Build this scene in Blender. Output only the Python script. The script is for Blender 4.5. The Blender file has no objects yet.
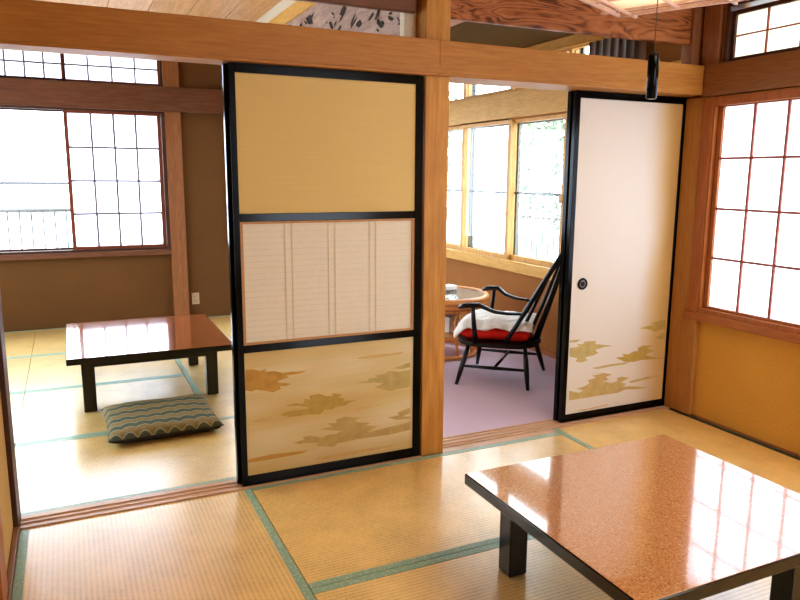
import bpy, bmesh, math, random
from mathutils import Vector, Matrix
random.seed(7)
C = bpy.context.scene.collection
PI = math.pi

# ------------------------------------------------------------------ materials
def newmat(name):
    m = bpy.data.materials.new(name); m.use_nodes = True
    nt = m.node_tree
    for n in list(nt.nodes): nt.nodes.remove(n)
    out = nt.nodes.new('ShaderNodeOutputMaterial')
    b = nt.nodes.new('ShaderNodeBsdfPrincipled')
    nt.links.new(b.outputs[0], out.inputs[0])
    return m, nt, b, out
def N(nt, t, **kw):
    n = nt.nodes.new(t)
    for k, v in kw.items(): setattr(n, k, v)
    return n
def ramp(nt, stops):
    r = N(nt, 'ShaderNodeValToRGB'); e = r.color_ramp.elements
    while len(e) < len(stops): e.new(0.5)
    for el, (p, c) in zip(e, stops): el.position = p; el.color = (*c, 1)
    return r
def mapping(nt, scale, rot=(0, 0, 0), loc=(0, 0, 0)):
    tc = N(nt, 'ShaderNodeTexCoord'); mp = N(nt, 'ShaderNodeMapping')
    mp.inputs['Scale'].default_value = scale; mp.inputs['Rotation'].default_value = rot; mp.inputs['Location'].default_value = loc
    nt.links.new(tc.outputs['Object'], mp.inputs['Vector']); return mp
def setp(b, rough=.5, spec=.5, metal=0, coat=0, coat_rough=.05):
    b.inputs['Roughness'].default_value = rough
    b.inputs['Specular IOR Level'].default_value = spec
    b.inputs['Metallic'].default_value = metal
    b.inputs['Coat Weight'].default_value = coat
    b.inputs['Coat Roughness'].default_value = coat_rough
def bump(nt, b, src, strength=.2, dist=.002):
    bp = N(nt, 'ShaderNodeBump'); bp.inputs['Strength'].default_value = strength; bp.inputs['Distance'].default_value = dist
    nt.links.new(src, bp.inputs['Height']); nt.links.new(bp.outputs[0], b.inputs['Normal'])

def plain(name, col, rough=.5, spec=.5, metal=0, coat=0, noise=.06, nscale=20):
    m, nt, b, _ = newmat(name); setp(b, rough, spec, metal, coat)
    mp = mapping(nt, (nscale,) * 3); nz = N(nt, 'ShaderNodeTexNoise'); nz.inputs['Detail'].default_value = 4
    nt.links.new(mp.outputs[0], nz.inputs['Vector'])
    r = ramp(nt, [(.3, tuple(c * (1 - noise) for c in col)), (.7, tuple(min(1, c * (1 + noise)) for c in col))])
    nt.links.new(nz.outputs['Fac'], r.inputs[0]); nt.links.new(r.outputs[0], b.inputs['Base Color'])
    return m
def wood(name, dark, light, axis='x', rough=.45, scale=1.0, spec=.4, coat=0, contrast=1, distort=2.5):
    """straight timber grain stretched along one axis"""
    m, nt, b, _ = newmat(name); setp(b, rough, spec, 0, coat)
    s = {'x': (.8, 9, 9), 'y': (9, .8, 9), 'z': (9, 9, .8)}[axis]
    mp = mapping(nt, tuple(v * scale for v in s))
    n1 = N(nt, 'ShaderNodeTexNoise'); n1.inputs['Scale'].default_value = 1.3; n1.inputs['Detail'].default_value = 3; n1.inputs['Distortion'].default_value = .6
    nt.links.new(mp.outputs[0], n1.inputs['Vector'])
    mu = N(nt, 'ShaderNodeMath', operation='MULTIPLY'); mu.inputs[1].default_value = 22 * distort / 2.5
    nt.links.new(n1.outputs['Fac'], mu.inputs[0])
    sn = N(nt, 'ShaderNodeMath', operation='SINE'); nt.links.new(mu.outputs[0], sn.inputs[0])
    n2 = N(nt, 'ShaderNodeTexNoise'); n2.inputs['Scale'].default_value = 12; n2.inputs['Detail'].default_value = 5
    nt.links.new(mp.outputs[0], n2.inputs['Vector'])
    ad = N(nt, 'ShaderNodeMath', operation='MULTIPLY_ADD'); ad.inputs[1].default_value = .18 * contrast; 
    nt.links.new(sn.outputs[0], ad.inputs[0]); nt.links.new(n2.outputs['Fac'], ad.inputs[2])
    r = ramp(nt, [(.15, dark), (.75, light)])
    nt.links.new(ad.outputs[0], r.inputs[0]); nt.links.new(r.outputs[0], b.inputs['Base Color'])
    bump(nt, b, ad.outputs[0], .08, .001)
    return m

M = {}
M['lintel'] = wood('lintel_timber', (.37, .155, .03), (.48, .23, .05), 'x', .5, contrast=.5)
M['post'] = wood('post_timber', (.40, .18, .032), (.58, .30, .07), 'z', .5, contrast=.8, scale=.9)
M['brown_x'] = wood('brown_timber_x', (.115, .048, .026), (.205, .088, .046), 'x', .5, contrast=.4)
M['brown_z'] = wood('brown_timber_z', (.20, .085, .035), (.34, .15, .062), 'z', .5, contrast=.4)
M['brown_y'] = wood('brown_timber_y', (.19, .08, .026), (.29, .13, .043), 'y', .5, contrast=.4)
M['orange_y'] = wood('orange_timber_y', (.30, .095, .018), (.42, .15, .032), 'y', .45, contrast=.4)
M['orange_z'] = wood('orange_timber_z', (.28, .085, .016), (.40, .14, .03), 'z', .45, contrast=.4)
M['sash'] = wood('dark_red_sash', (.14, .035, .018), (.26, .075, .035), 'z', .45, contrast=.3)
M['sash_dark'] = wood('dark_brown_sash', (.045, .02, .014), (.10, .04, .025), 'z', .45, contrast=.3)
M['lattice'] = plain('shoji_lattice', (.30, .085, .05), .55)
M['lattice_grey'] = plain('grey_shoji_lattice', (.17, .14, .16), .55)
M['honey_y'] = wood('honey_timber_y', (.56, .31, .07), (.78, .48, .14), 'y', .5, contrast=.4)
M['honey_z'] = wood('honey_timber_z', (.52, .27, .07), (.78, .47, .17), 'z', .5, contrast=.4)
M['sill'] = wood('sill_timber', (.46, .27, .15), (.68, .45, .28), 'x', .3, contrast=.4)
M['ceiling'] = wood('ceiling_boards', (.50, .28, .12), (.72, .45, .22), 'y', .5, contrast=.6)
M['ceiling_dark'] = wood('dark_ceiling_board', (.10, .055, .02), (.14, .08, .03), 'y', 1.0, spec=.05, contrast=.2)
M['redboard'] = wood('reddish_beam', (.30, .10, .035), (.45, .17, .06), 'y', .5, contrast=.4)
M['black'] = plain('black_lacquer', (.002, .002, .002), .16, .22, 0, 0, 0)
M['black_table'] = plain('black_table_lacquer', (.008, .007, .007), .22, .5, 0, .2, 0)
M['black_wood'] = plain('black_stained_wood', (.006, .004, .004), .30, .35, 0, 0, .1)
M['white_paint'] = plain('white_metal_paint', (.27, .28, .28), .5)
M['alu'] = plain('aluminium_sash', (.20, .19, .165), .5, .5, .2)
M['grey_bar'] = plain('grey_guard_bar', (.10, .10, .12), .5)
M['cream_strip'] = plain('cream_strip', (.72, .66, .52), .7)
M['outlet'] = plain('ivory_plastic', (.50, .38, .25), .4)
M['slot'] = plain('dark_slot', (.03, .02, .015), .6)
M['carpet'] = plain('mauve_carpet', (.62, .49, .57), .95, .1, 0, 0, .10, 260)
M['ground'] = plain('pale_ground', (.62, .62, .60), .9)
M['red'] = plain('red_cushion_cloth', (.72, .03, .02), .85, .2, 0, 0, .12, 40)
M['ink'] = plain('dark_cut', (.035, .025, .022), .8)
M['cord'] = plain('cord', (.10, .07, .04), .8)
M['pale_carton'] = plain('pale_carton', (.78, .76, .72), .6)

def plaster(name, col, rough=.95):
    m, nt, b, _ = newmat(name); setp(b, rough, .15)
    mp = mapping(nt, (1, 1, 1)); n1 = N(nt, 'ShaderNodeTexNoise'); n1.inputs['Scale'].default_value = 160; n1.inputs['Detail'].default_value = 6
    n2 = N(nt, 'ShaderNodeTexNoise'); n2.inputs['Scale'].default_value = 2.5
    nt.links.new(mp.outputs[0], n1.inputs['Vector']); nt.links.new(mp.outputs[0], n2.inputs['Vector'])
    a = N(nt, 'ShaderNodeMath', operation='MULTIPLY_ADD'); a.inputs[1].default_value = .35
    nt.links.new(n2.outputs['Fac'], a.inputs[0]); nt.links.new(n1.outputs['Fac'], a.inputs[2])
    r = ramp(nt, [(.35, tuple(c * .78 for c in col)), (1.0, tuple(min(1, c * 1.2) for c in col))])
    nt.links.new(a.outputs[0], r.inputs[0]); nt.links.new(r.outputs[0], b.inputs['Base Color'])
    bump(nt, b, n1.outputs['Fac'], .25, .002)
    return m
M['plaster_brown'] = plaster('brown_sand_plaster', (.155, .078, .030))
M['plaster_gold'] = plaster('ochre_sand_plaster', (.60, .32, .065))
M['plaster_tan'] = plaster('tan_plaster', (.52, .33, .12))
M['plaster_ver'] = plaster('veranda_plaster', (.36, .165, .055))

def tatami(name, along, col=(.84, .58, .215)):
    """woven rush: fine ridges parallel to the long cloth edges"""
    m, nt, b, _ = newmat(name); setp(b, .5, .5, 0, 1.0, .25); b.inputs['Coat IOR'].default_value = 1.95
    tc = N(nt, 'ShaderNodeTexCoord'); sx = N(nt, 'ShaderNodeSeparateXYZ'); nt.links.new(tc.outputs['Object'], sx.inputs[0])
    cross = sx.outputs['Y'] if along == 'x' else sx.outputs['X']
    lon = sx.outputs['X'] if along == 'x' else sx.outputs['Y']
    def sine(sock, period):
        mu = N(nt, 'ShaderNodeMath', operation='MULTIPLY'); mu.inputs[1].default_value = 2 * PI / period
        nt.links.new(sock, mu.inputs[0]); s = N(nt, 'ShaderNodeMath', operation='SINE'); nt.links.new(mu.outputs[0], s.inputs[0]); return s
    s1 = sine(cross, .0168); s2 = sine(lon, .0075)
    nz = N(nt, 'ShaderNodeTexNoise'); nz.inputs['Scale'].default_value = 7; nz.inputs['Detail'].default_value = 5
    mp = mapping(nt, (1, 1, 1)); nt.links.new(mp.outputs[0], nz.inputs['Vector'])
    nf = N(nt, 'ShaderNodeTexNoise'); nf.inputs['Scale'].default_value = 1
    mp2 = mapping(nt, (260, 30, 1) if along == 'x' else (30, 260, 1)); nt.links.new(mp2.outputs[0], nf.inputs['Vector'])
    a = N(nt, 'ShaderNodeMath', operation='MULTIPLY_ADD'); a.inputs[1].default_value = .10; nt.links.new(s1.outputs[0], a.inputs[0]); a.inputs[2].default_value = 0
    a2 = N(nt, 'ShaderNodeMath', operation='MULTIPLY_ADD'); a2.inputs[1].default_value = .05; nt.links.new(s2.outputs[0], a2.inputs[0]); nt.links.new(a.outputs[0], a2.inputs[2])
    a3 = N(nt, 'ShaderNodeMath', operation='MULTIPLY_ADD'); a3.inputs[1].default_value = .5; nt.links.new(nf.outputs['Fac'], a3.inputs[0]); nt.links.new(a2.outputs[0], a3.inputs[2])
    a4 = N(nt, 'ShaderNodeMath', operation='MULTIPLY_ADD'); a4.inputs[1].default_value = .5; nt.links.new(nz.outputs['Fac'], a4.inputs[0]); nt.links.new(a3.outputs[0], a4.inputs[2])
    r = ramp(nt, [(.22, tuple(c * .62 for c in col)), (.5, col), (.8, tuple(min(1, c * 1.22) for c in col))])
    nt.links.new(a4.outputs[0], r.inputs[0]); nt.links.new(r.outputs[0], b.inputs['Base Color'])
    bump(nt, b, a.outputs[0], .25, .002)
    return m
M['tatami_x'] = tatami('tatami_rush_x', 'x'); M['tatami_y'] = tatami('tatami_rush_y', 'y')
def heri():
    m, nt, b, _ = newmat('green_cloth_edge'); setp(b, .7, .3, 0, .7, .28)
    mp = mapping(nt, (1, 1, 1)); v = N(nt, 'ShaderNodeTexVoronoi'); v.inputs['Scale'].default_value = 75
    nt.links.new(mp.outputs[0], v.inputs['Vector'])
    r = ramp(nt, [(.15, (.50, .58, .40)), (.45, (.27, .43, .31))])
    nt.links.new(v.outputs['Distance'], r.inputs[0]); nt.links.new(r.outputs[0], b.inputs['Base Color']); return m
M['heri'] = heri()
M['heri_dark'] = plain('dark_cloth_edge', (.06, .07, .04), .8, .3, 0, 0, .6, 150)
M['corner_z'] = wood('golden_corner_post', (.34, .155, .04), (.46, .225, .06), 'z', .5, contrast=.3)

def paper_gold():
    m, nt, b, _ = newmat('gold_fusuma_paper'); setp(b, .8, .2)
    mp = mapping(nt, (3, 3, 240)); n = N(nt, 'ShaderNodeTexNoise'); n.inputs['Scale'].default_value = 1; n.inputs['Detail'].default_value = 2
    nt.links.new(mp.outputs[0], n.inputs['Vector'])
    r = ramp(nt, [(.3, (.65, .50, .215)), (.7, (.68, .525, .235))])
    nt.links.new(n.outputs['Fac'], r.inputs[0]); nt.links.new(r.outputs[0], b.inputs['Base Color']); return m
M['gold'] = paper_gold()
def paper_misty(name, stopsA):
    """printed paper whose tint drifts in soft horizontal mist bands"""
    m, nt, b, _ = newmat(name); setp(b, .75, .25)
    mp = mapping(nt, (1.1, 1, 4.2)); n = N(nt, 'ShaderNodeTexNoise'); n.inputs['Scale'].default_value = 1.1; n.inputs['Detail'].default_value = 2
    nt.links.new(mp.outputs[0], n.inputs['Vector'])
    r = ramp(nt, stopsA); nt.links.new(n.outputs['Fac'], r.inputs[0])
    mp2 = mapping(nt, (4, 4, 260)); n2 = N(nt, 'ShaderNodeTexNoise'); n2.inputs['Scale'].default_value = 1
    nt.links.new(mp2.outputs[0], n2.inputs['Vector'])
    mx = N(nt, 'ShaderNodeMixRGB', blend_type='MULTIPLY'); mx.inputs[0].default_value = .25
    nt.links.new(r.outputs[0], mx.inputs[1]); nt.links.new(n2.outputs['Color'], mx.inputs[2])
    nt.links.new(mx.outputs[0], b.inputs['Base Color']); return m
M['misty_gold'] = paper_misty('misty_gold_paper', [(.30, (.64, .46, .17)), (.50, (.72, .59, .31)), (.66, (.82, .75, .53))])
def cream():
    """cream paper turning gold towards the wall-side edge"""
    m, nt, b, _ = newmat('cream_fusuma_paper'); setp(b, .8, .2)
    tc = N(nt, 'ShaderNodeTexCoord'); sx = N(nt, 'ShaderNodeSeparateXYZ'); nt.links.new(tc.outputs['Object'], sx.inputs[0])
    nz = N(nt, 'ShaderNodeTexNoise'); nz.inputs['Scale'].default_value = 1.5; nt.links.new(tc.outputs['Object'], nz.inputs['Vector'])
    a = N(nt, 'ShaderNodeMath', operation='MULTIPLY_ADD'); a.inputs[1].default_value = .25; nt.links.new(nz.outputs['Fac'], a.inputs[0]); nt.links.new(sx.outputs['X'], a.inputs[2])
    r = ramp(nt, [(.22, (.66, .60, .51)), (.44, (.58, .38, .15))]); nt.links.new(a.outputs[0], r.inputs[0]); r.color_ramp.interpolation = 'EASE'
    nt.links.new(r.outputs[0], b.inputs['Base Color']); return m
M['cream_paper'] = cream()
M['cloud_gold'] = plain('gold_cloud_print', (.45, .32, .085), .7, .3, 0, 0, .10, 6)
M['cloud_orange'] = plain('amber_cloud_print', (.50, .30, .075), .7, .3, 0, 0, .10, 6)
M['cloud_tan'] = plain('tan_cloud_print', (.50, .37, .15), .7, .3, 0, 0, .10, 6)
M['cloud_khaki'] = plain('khaki_cloud_print', (.47, .37, .15), .7, .3, 0, 0, .10, 6)
M['cloud_pale'] = plain('pale_mist_print', (.60, .42, .18), .7, .3, 0, 0, .10, 6)
M['inset_paper'] = plain('inset_paper', (.74, .70, .57), .8, .2, 0, 0, .02, 3)
M['inset_slat'] = plain('inset_slat', (.70, .65, .52), .7)
M['inset_bar'] = plain('inset_bar', (.62, .55, .38), .7)
M['inset_wood'] = plain('inset_wood', (.50, .28, .12), .6)

def shoji(name, col=(.93, .95, 1.0), t=.75):
    m, nt, b, out = newmat(name)
    nt.nodes.remove(b)
    d = N(nt, 'ShaderNodeBsdfDiffuse'); tr = N(nt, 'ShaderNodeBsdfTranslucent'); mx = N(nt, 'ShaderNodeMixShader')
    n = N(nt, 'ShaderNodeTexNoise'); mp = mapping(nt, (2, 2, 2)); nt.links.new(mp.outputs[0], n.inputs['Vector'])
    r = ramp(nt, [(.3, tuple(c * .95 for c in col)), (.7, col)]); nt.links.new(n.outputs['Fac'], r.inputs[0])
    nt.links.new(r.outputs[0], d.inputs[0]); nt.links.new(r.outputs[0], tr.inputs[0])
    mx.inputs[0].default_value = t; nt.links.new(d.outputs[0], mx.inputs[1]); nt.links.new(tr.outputs[0], mx.inputs[2])
    nt.links.new(mx.outputs[0], out.inputs[0]); return m
M['shoji'] = shoji('shoji_paper', t=.90)
M['shade_paper'] = shoji('lamp_shade_paper', (.95, .91, .80), .6)
def glass():
    m, nt, b, out = newmat('window_glass'); nt.nodes.remove(b)
    t = N(nt, 'ShaderNodeBsdfTransparent'); g = N(nt, 'ShaderNodeBsdfGlossy'); g.inputs['Roughness'].default_value = .02
    t.inputs[0].default_value = (.97, .985, .98, 1)
    lw = N(nt, 'ShaderNodeLayerWeight'); lw.inputs[0].default_value = .5; mx = N(nt, 'ShaderNodeMixShader')
    pw = N(nt, 'ShaderNodeMath', operation='POWER'); pw.inputs[1].default_value = 5; nt.links.new(lw.outputs['Facing'], pw.inputs[0])
    f = N(nt, 'ShaderNodeMath', operation='MULTIPLY_ADD'); f.inputs[1].default_value = .5; f.inputs[2].default_value = .03; nt.links.new(pw.outputs[0], f.inputs[0])
    nt.links.new(f.outputs[0], mx.inputs[0]); nt.links.new(t.outputs[0], mx.inputs[1]); nt.links.new(g.outputs[0], mx.inputs[2])
    nt.links.new(mx.outputs[0], out.inputs[0]); return m
M['glass'] = glass()
def speckle():
    m, nt, b, _ = newmat('speckled_lacquer_top'); setp(b, .12, .6, 0, 1, .05); b.inputs['Coat IOR'].default_value = 1.75
    mp = mapping(nt, (1, 1, 1))
    v = N(nt, 'ShaderNodeTexNoise'); v.inputs['Scale'].default_value = 190; v.inputs['Detail'].default_value = 2
    n = N(nt, 'ShaderNodeTexNoise'); n.inputs['Scale'].default_value = 260
    nt.links.new(mp.outputs[0], v.inputs['Vector']); nt.links.new(mp.outputs[0], n.inputs['Vector'])
    a = N(nt, 'ShaderNodeMath', operation='MULTIPLY_ADD'); a.inputs[1].default_value = .5
    nt.links.new(n.outputs['Fac'], a.inputs[0]); nt.links.new(v.outputs['Fac'], a.inputs[2])
    r = ramp(nt, [(.50, (.20, .09, .045)), (.62, (.52, .25, .10)), (.80, (.58, .30, .13)), (.95, (.70, .45, .24))])
    nt.links.new(a.outputs[0], r.inputs[0]); nt.links.new(r.outputs[0], b.inputs['Base Color']); return m
M['speckle'] = speckle()
def speckle_dark():
    m = M['speckle'].copy(); m.name = 'russet_lacquer_top'
    for n in m.node_tree.nodes:
        if n.type == 'VALTORGB':
            for e, c in zip(n.color_ramp.elements, [(.17, .05, .02), (.30, .085, .03), (.38, .12, .04), (.46, .18, .07)]): e.color = (*c, 1)
    return m
M['speckle_dark'] = speckle_dark()
def zabuton():
    m, nt, b, _ = newmat('wave_pattern_cloth'); setp(b, .8, .25)
    tc = N(nt, 'ShaderNodeTexCoord'); sx = N(nt, 'ShaderNodeSeparateXYZ'); nt.links.new(tc.outputs['Object'], sx.inputs[0])
    # overlapping hill lines: y + |sin x| bands
    mu = N(nt, 'ShaderNodeMath', operation='MULTIPLY'); mu.inputs[1].default_value = 44; nt.links.new(sx.outputs['X'], mu.inputs[0])
    s = N(nt, 'ShaderNodeMath', operation='SINE'); nt.links.new(mu.outputs[0], s.inputs[0])
    ab = N(nt, 'ShaderNodeMath', operation='ABSOLUTE'); nt.links.new(s.outputs[0], ab.inputs[0])
    ya = N(nt, 'ShaderNodeMath', operation='MULTIPLY_ADD'); ya.inputs[1].default_value = 19.0; nt.links.new(sx.outputs['Y'], ya.inputs[0])
    a1 = N(nt, 'ShaderNodeMath', operation='MULTIPLY'); a1.inputs[1].default_value = -.38; nt.links.new(ab.outputs[0], a1.inputs[0]); nt.links.new(a1.outputs[0], ya.inputs[2])
    fr = N(nt, 'ShaderNodeMath', operation='FRACT'); nt.links.new(ya.outputs[0], fr.inputs[0])
    fl = N(nt, 'ShaderNodeMath', operation='FLOOR'); nt.links.new(ya.outputs[0], fl.inputs[0])
    md = N(nt, 'ShaderNodeMath', operation='MODULO'); md.inputs[1].default_value = 2; nt.links.new(fl.outputs[0], md.inputs[0]); 
    ab2 = N(nt, 'ShaderNodeMath', operation='ABSOLUTE'); nt.links.new(md.outputs[0], ab2.inputs[0])
    line = N(nt, 'ShaderNodeMath', operation='GREATER_THAN'); line.inputs[1].default_value = .86; nt.links.new(fr.outputs[0], line.inputs[0])
    m1 = N(nt, 'ShaderNodeMixRGB'); m1.inputs[1].default_value = (.10, .125, .09, 1); m1.inputs[2].default_value = (.27, .20, .09, 1)
    nt.links.new(ab2.outputs[0], m1.inputs[0])
    m2 = N(nt, 'ShaderNodeMixRGB'); m2.inputs[2].default_value = (.36, .33, .21, 1); nt.links.new(line.outputs[0], m2.inputs[0]); nt.links.new(m1.outputs[0], m2.inputs[1])
    nz = N(nt, 'ShaderNodeTexNoise'); nz.inputs['Scale'].default_value = 90; mp = mapping(nt, (1, 1, 1)); nt.links.new(mp.outputs[0], nz.inputs['Vector'])
    m3 = N(nt, 'ShaderNodeMixRGB', blend_type='OVERLAY'); m3.inputs[0].default_value = .35; nt.links.new(m2.outputs[0], m3.inputs[1]); nt.links.new(nz.outputs['Fac'], m3.inputs[2])
    nt.links.new(m3.outputs[0], b.inputs['Base Color']); return m
M['zabuton'] = zabuton()
M['zabuton_side'] = plain('dark_cushion_side', (.035, .03, .028), .9)
def carved():
    """burl board with dark swirling grain"""
    m, nt, b, _ = newmat('carved_burl_board'); setp(b, .45, .4)
    mp = mapping(nt, (1.6, 1, 7.5)); n = N(nt, 'ShaderNodeTexNoise'); n.inputs['Scale'].default_value = 1.0; n.inputs['Detail'].default_value = 3; n.inputs['Distortion'].default_value = .9
    nt.links.new(mp.outputs[0], n.inputs['Vector'])
    mu = N(nt, 'ShaderNodeMath', operation='MULTIPLY'); mu.inputs[1].default_value = 75; nt.links.new(n.outputs['Fac'], mu.inputs[0])
    s = N(nt, 'ShaderNodeMath', operation='SINE'); nt.links.new(mu.outputs[0], s.inputs[0])
    n2 = N(nt, 'ShaderNodeTexNoise'); n2.inputs['Scale'].default_value = 5; n2.inputs['Detail'].default_value = 6; nt.links.new(mp.outputs[0], n2.inputs['Vector'])
    a = N(nt, 'ShaderNodeMath', operation='MULTIPLY_ADD'); a.inputs[1].default_value = .22; nt.links.new(s.outputs[0], a.inputs[0]); nt.links.new(n2.outputs['Fac'], a.inputs[2])
    r = ramp(nt, [(.15, (.11, .034, .014)), (.40, (.34, .125, .042)), (.80, (.46, .19, .07))])
    nt.links.new(a.outputs[0], r.inputs[0]); nt.links.new(r.outputs[0], b.inputs['Base Color']); bump(nt, b, a.outputs[0], .5, .006); return m
M['carved'] = carved()
M['drift'] = wood('weathered_board', (.30, .20, .16), (.52, .40, .34), 'y', .5, contrast=.8, scale=1.6)
M['rattan'] = plain('rattan_cane', (.70, .30, .09), .4, .5, 0, .2, .12, 30)
M['rattan_dark'] = plain('rattan_weave', (.16, .07, .04), .5, .4, 0, 0, .3, 90)
M['fleece'] = plain('white_fleece', (.90, .87, .83), .95, .1, 0, 0, .14, 35)
M['leaf'] = plain('pale_leaves', (.18, .22, .145), .8, .2, 0, 0, .35, 5)
M['bark'] = plain('bark', (.09, .075, .06), .9)
def curtain_mat():
    m, nt, b, _ = newmat('grey_curtain_cloth'); setp(b, .9, .1)
    tc = N(nt, 'ShaderNodeTexCoord'); sx = N(nt, 'ShaderNodeSeparateXYZ'); nt.links.new(tc.outputs['Object'], sx.inputs[0])
    mu = N(nt, 'ShaderNodeMath', operation='MULTIPLY'); mu.inputs[1].default_value = 2 * PI / .07; nt.links.new(sx.outputs['Y'], mu.inputs[0])
    s = N(nt, 'ShaderNodeMath', operation='SINE'); nt.links.new(mu.outputs[0], s.inputs[0])
    r = ramp(nt, [(.25, (.30, .26, .25)), (.75, (.85, .80, .78))])
    a = N(nt, 'ShaderNodeMath', operation='MULTIPLY_ADD'); a.inputs[1].default_value = .5; a.inputs[2].default_value = .5; nt.links.new(s.outputs[0], a.inputs[0])
    nt.links.new(a.outputs[0], r.inputs[0]); nt.links.new(r.outputs[0], b.inputs['Base Color'])
    tr = N(nt, 'ShaderNodeBsdfTranslucent'); mx = N(nt, 'ShaderNodeMixShader'); mx.inputs[0].default_value = .35; out = _
    nt.links.new(r.outputs[0], tr.inputs[0]); nt.links.new(b.outputs[0], mx.inputs[1]); nt.links.new(tr.outputs[0], mx.inputs[2]); nt.links.new(mx.outputs[0], out.inputs[0]); return m
M['curtain'] = curtain_mat()

# ------------------------------------------------------------------ mesh helpers
class MB:
    """collects shapes into one mesh"""
    def __init__(s): s.bm = bmesh.new(); s.mats = []
    def mi(s, m):
        if m is None: return 0
        if m not in s.mats: s.mats.append(m)
        return s.mats.index(m)
    def box(s, x0, x1, y0, y1, z0, z1, m=None, bev=0):
        i = s.mi(m); r = bmesh.ops.create_cube(s.bm, size=1)
        vs = r['verts']
        for v in vs:
            v.co = Vector((x0 + (v.co.x + .5) * (x1 - x0), y0 + (v.co.y + .5) * (y1 - y0), z0 + (v.co.z + .5) * (z1 - z0)))
        fs = {f for v in vs for f in v.link_faces}
        for f in fs: f.material_index = i
        if bev:
            es = {e for v in vs for e in v.link_edges}
            rr = bmesh.ops.bevel(s.bm, geom=list(es), offset=bev, segments=2, affect='EDGES', profile=.6)
            for f in rr['faces']: f.material_index = i; f.smooth = True
        return s
    def poly(s, pts, m=None):
        i = s.mi(m); f = s.bm.faces.new([s.bm.verts.new(p) for p in pts]); f.material_index = i; return s
    def tube(s, pts, rad, m=None, seg=10, closed=False, ell=None):
        """swept tube through points, rad a number or list"""
        i = s.mi(m); pts = [Vector(p) for p in pts]; n = len(pts)
        rs = rad if isinstance(rad, (list, tuple)) else [rad] * n
        rings = []; prev = None
        for k, p in enumerate(pts):
            if closed: t = pts[(k + 1) % n] - pts[k - 1]
            else: t = pts[min(k + 1, n - 1)] - pts[max(k - 1, 0)]
            t.normalize()
            if prev is None:
                a = Vector((0, 0, 1)) if abs(t.z) < .9 else Vector((1, 0, 0))
                u = t.cross(a).normalized()
            else: u = (prev - t * prev.dot(t)).normalized()
            prev = u; w = t.cross(u)
            e = ell or (1, 1)
            rings.append([s.bm.verts.new(p + rs[k] * (math.cos(2 * PI * j / seg) * u * e[0] + math.sin(2 * PI * j / seg) * w * e[1])) for j in range(seg)])
        rng = range(n) if closed else range(n - 1)
        for k in rng:
            A, B = rings[k], rings[(k + 1) % n]
            for j in range(seg):
                f = s.bm.faces.new((A[j], A[(j + 1) % seg], B[(j + 1) % seg], B[j])); f.material_index = i; f.smooth = True
        if not closed:
            f = s.bm.faces.new(rings[0][::-1]); f.material_index = i
            f = s.bm.faces.new(rings[-1]); f.material_index = i
        return s
    def disc(s, cx, cy, z0, z1, r, m=None, seg=40):
        i = s.mi(m)
        a = [s.bm.verts.new((cx + r * math.cos(2 * PI * j / seg), cy + r * math.sin(2 * PI * j / seg), z0)) for j in range(seg)]
        b = [s.bm.verts.new((v.co.x, v.co.y, z1)) for v in a]
        fs = [s.bm.faces.new(a[::-1]), s.bm.faces.new(b)] + [s.bm.faces.new((a[j], a[(j + 1) % seg], b[(j + 1) % seg], b[j])) for j in range(seg)]
        for f in fs: f.material_index = i
        return s
    def build(s, name, m, parent=None, xf=None):
        if xf is not None: s.bm.transform(xf)
        bmesh.ops.recalc_face_normals(s.bm, faces=s.bm.faces)
        me = bpy.data.meshes.new(name); s.bm.to_mesh(me); s.bm.free()
        for q in (s.mats or [m]): me.materials.append(q)
        o = bpy.data.objects.new(name, me); C.objects.link(o)
        if parent is not None: o.parent = parent
        return o
def struct(o, label=None, cat=None):
    o['kind'] = 'structure'
    if label: o['label'] = label; o['category'] = cat
    return o
def tag(o, label, cat, group=None, kind=None):
    o['label'] = label; o['category'] = cat
    o['kind'] = 'thing'
    if group: o['group'] = group
    if kind: o['kind'] = kind
    return o
def thing(name, label, cat, loc=(0, 0, 0), rz=0, group=None):
    o = bpy.data.objects.new(name, None); C.objects.link(o); o.location = loc; o.rotation_euler = (0, 0, rz); o.empty_display_size = .1
    return tag(o, label, cat, group)
def local(o):
    """matrix from world to the thing's own frame"""
    return (Matrix.Translation(o.location) @ Matrix.Rotation(o.rotation_euler.z, 4, 'Z')).inverted()
def clone(o):
    r = o.copy(); C.objects.link(r)
    for ch in [c for c in bpy.data.objects if c.parent == o]:
        c = ch.copy(); C.objects.link(c); c.parent = r
        for g in [q for q in bpy.data.objects if q.parent == ch]:
            d = g.copy(); C.objects.link(d); d.parent = c
    return r

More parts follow.
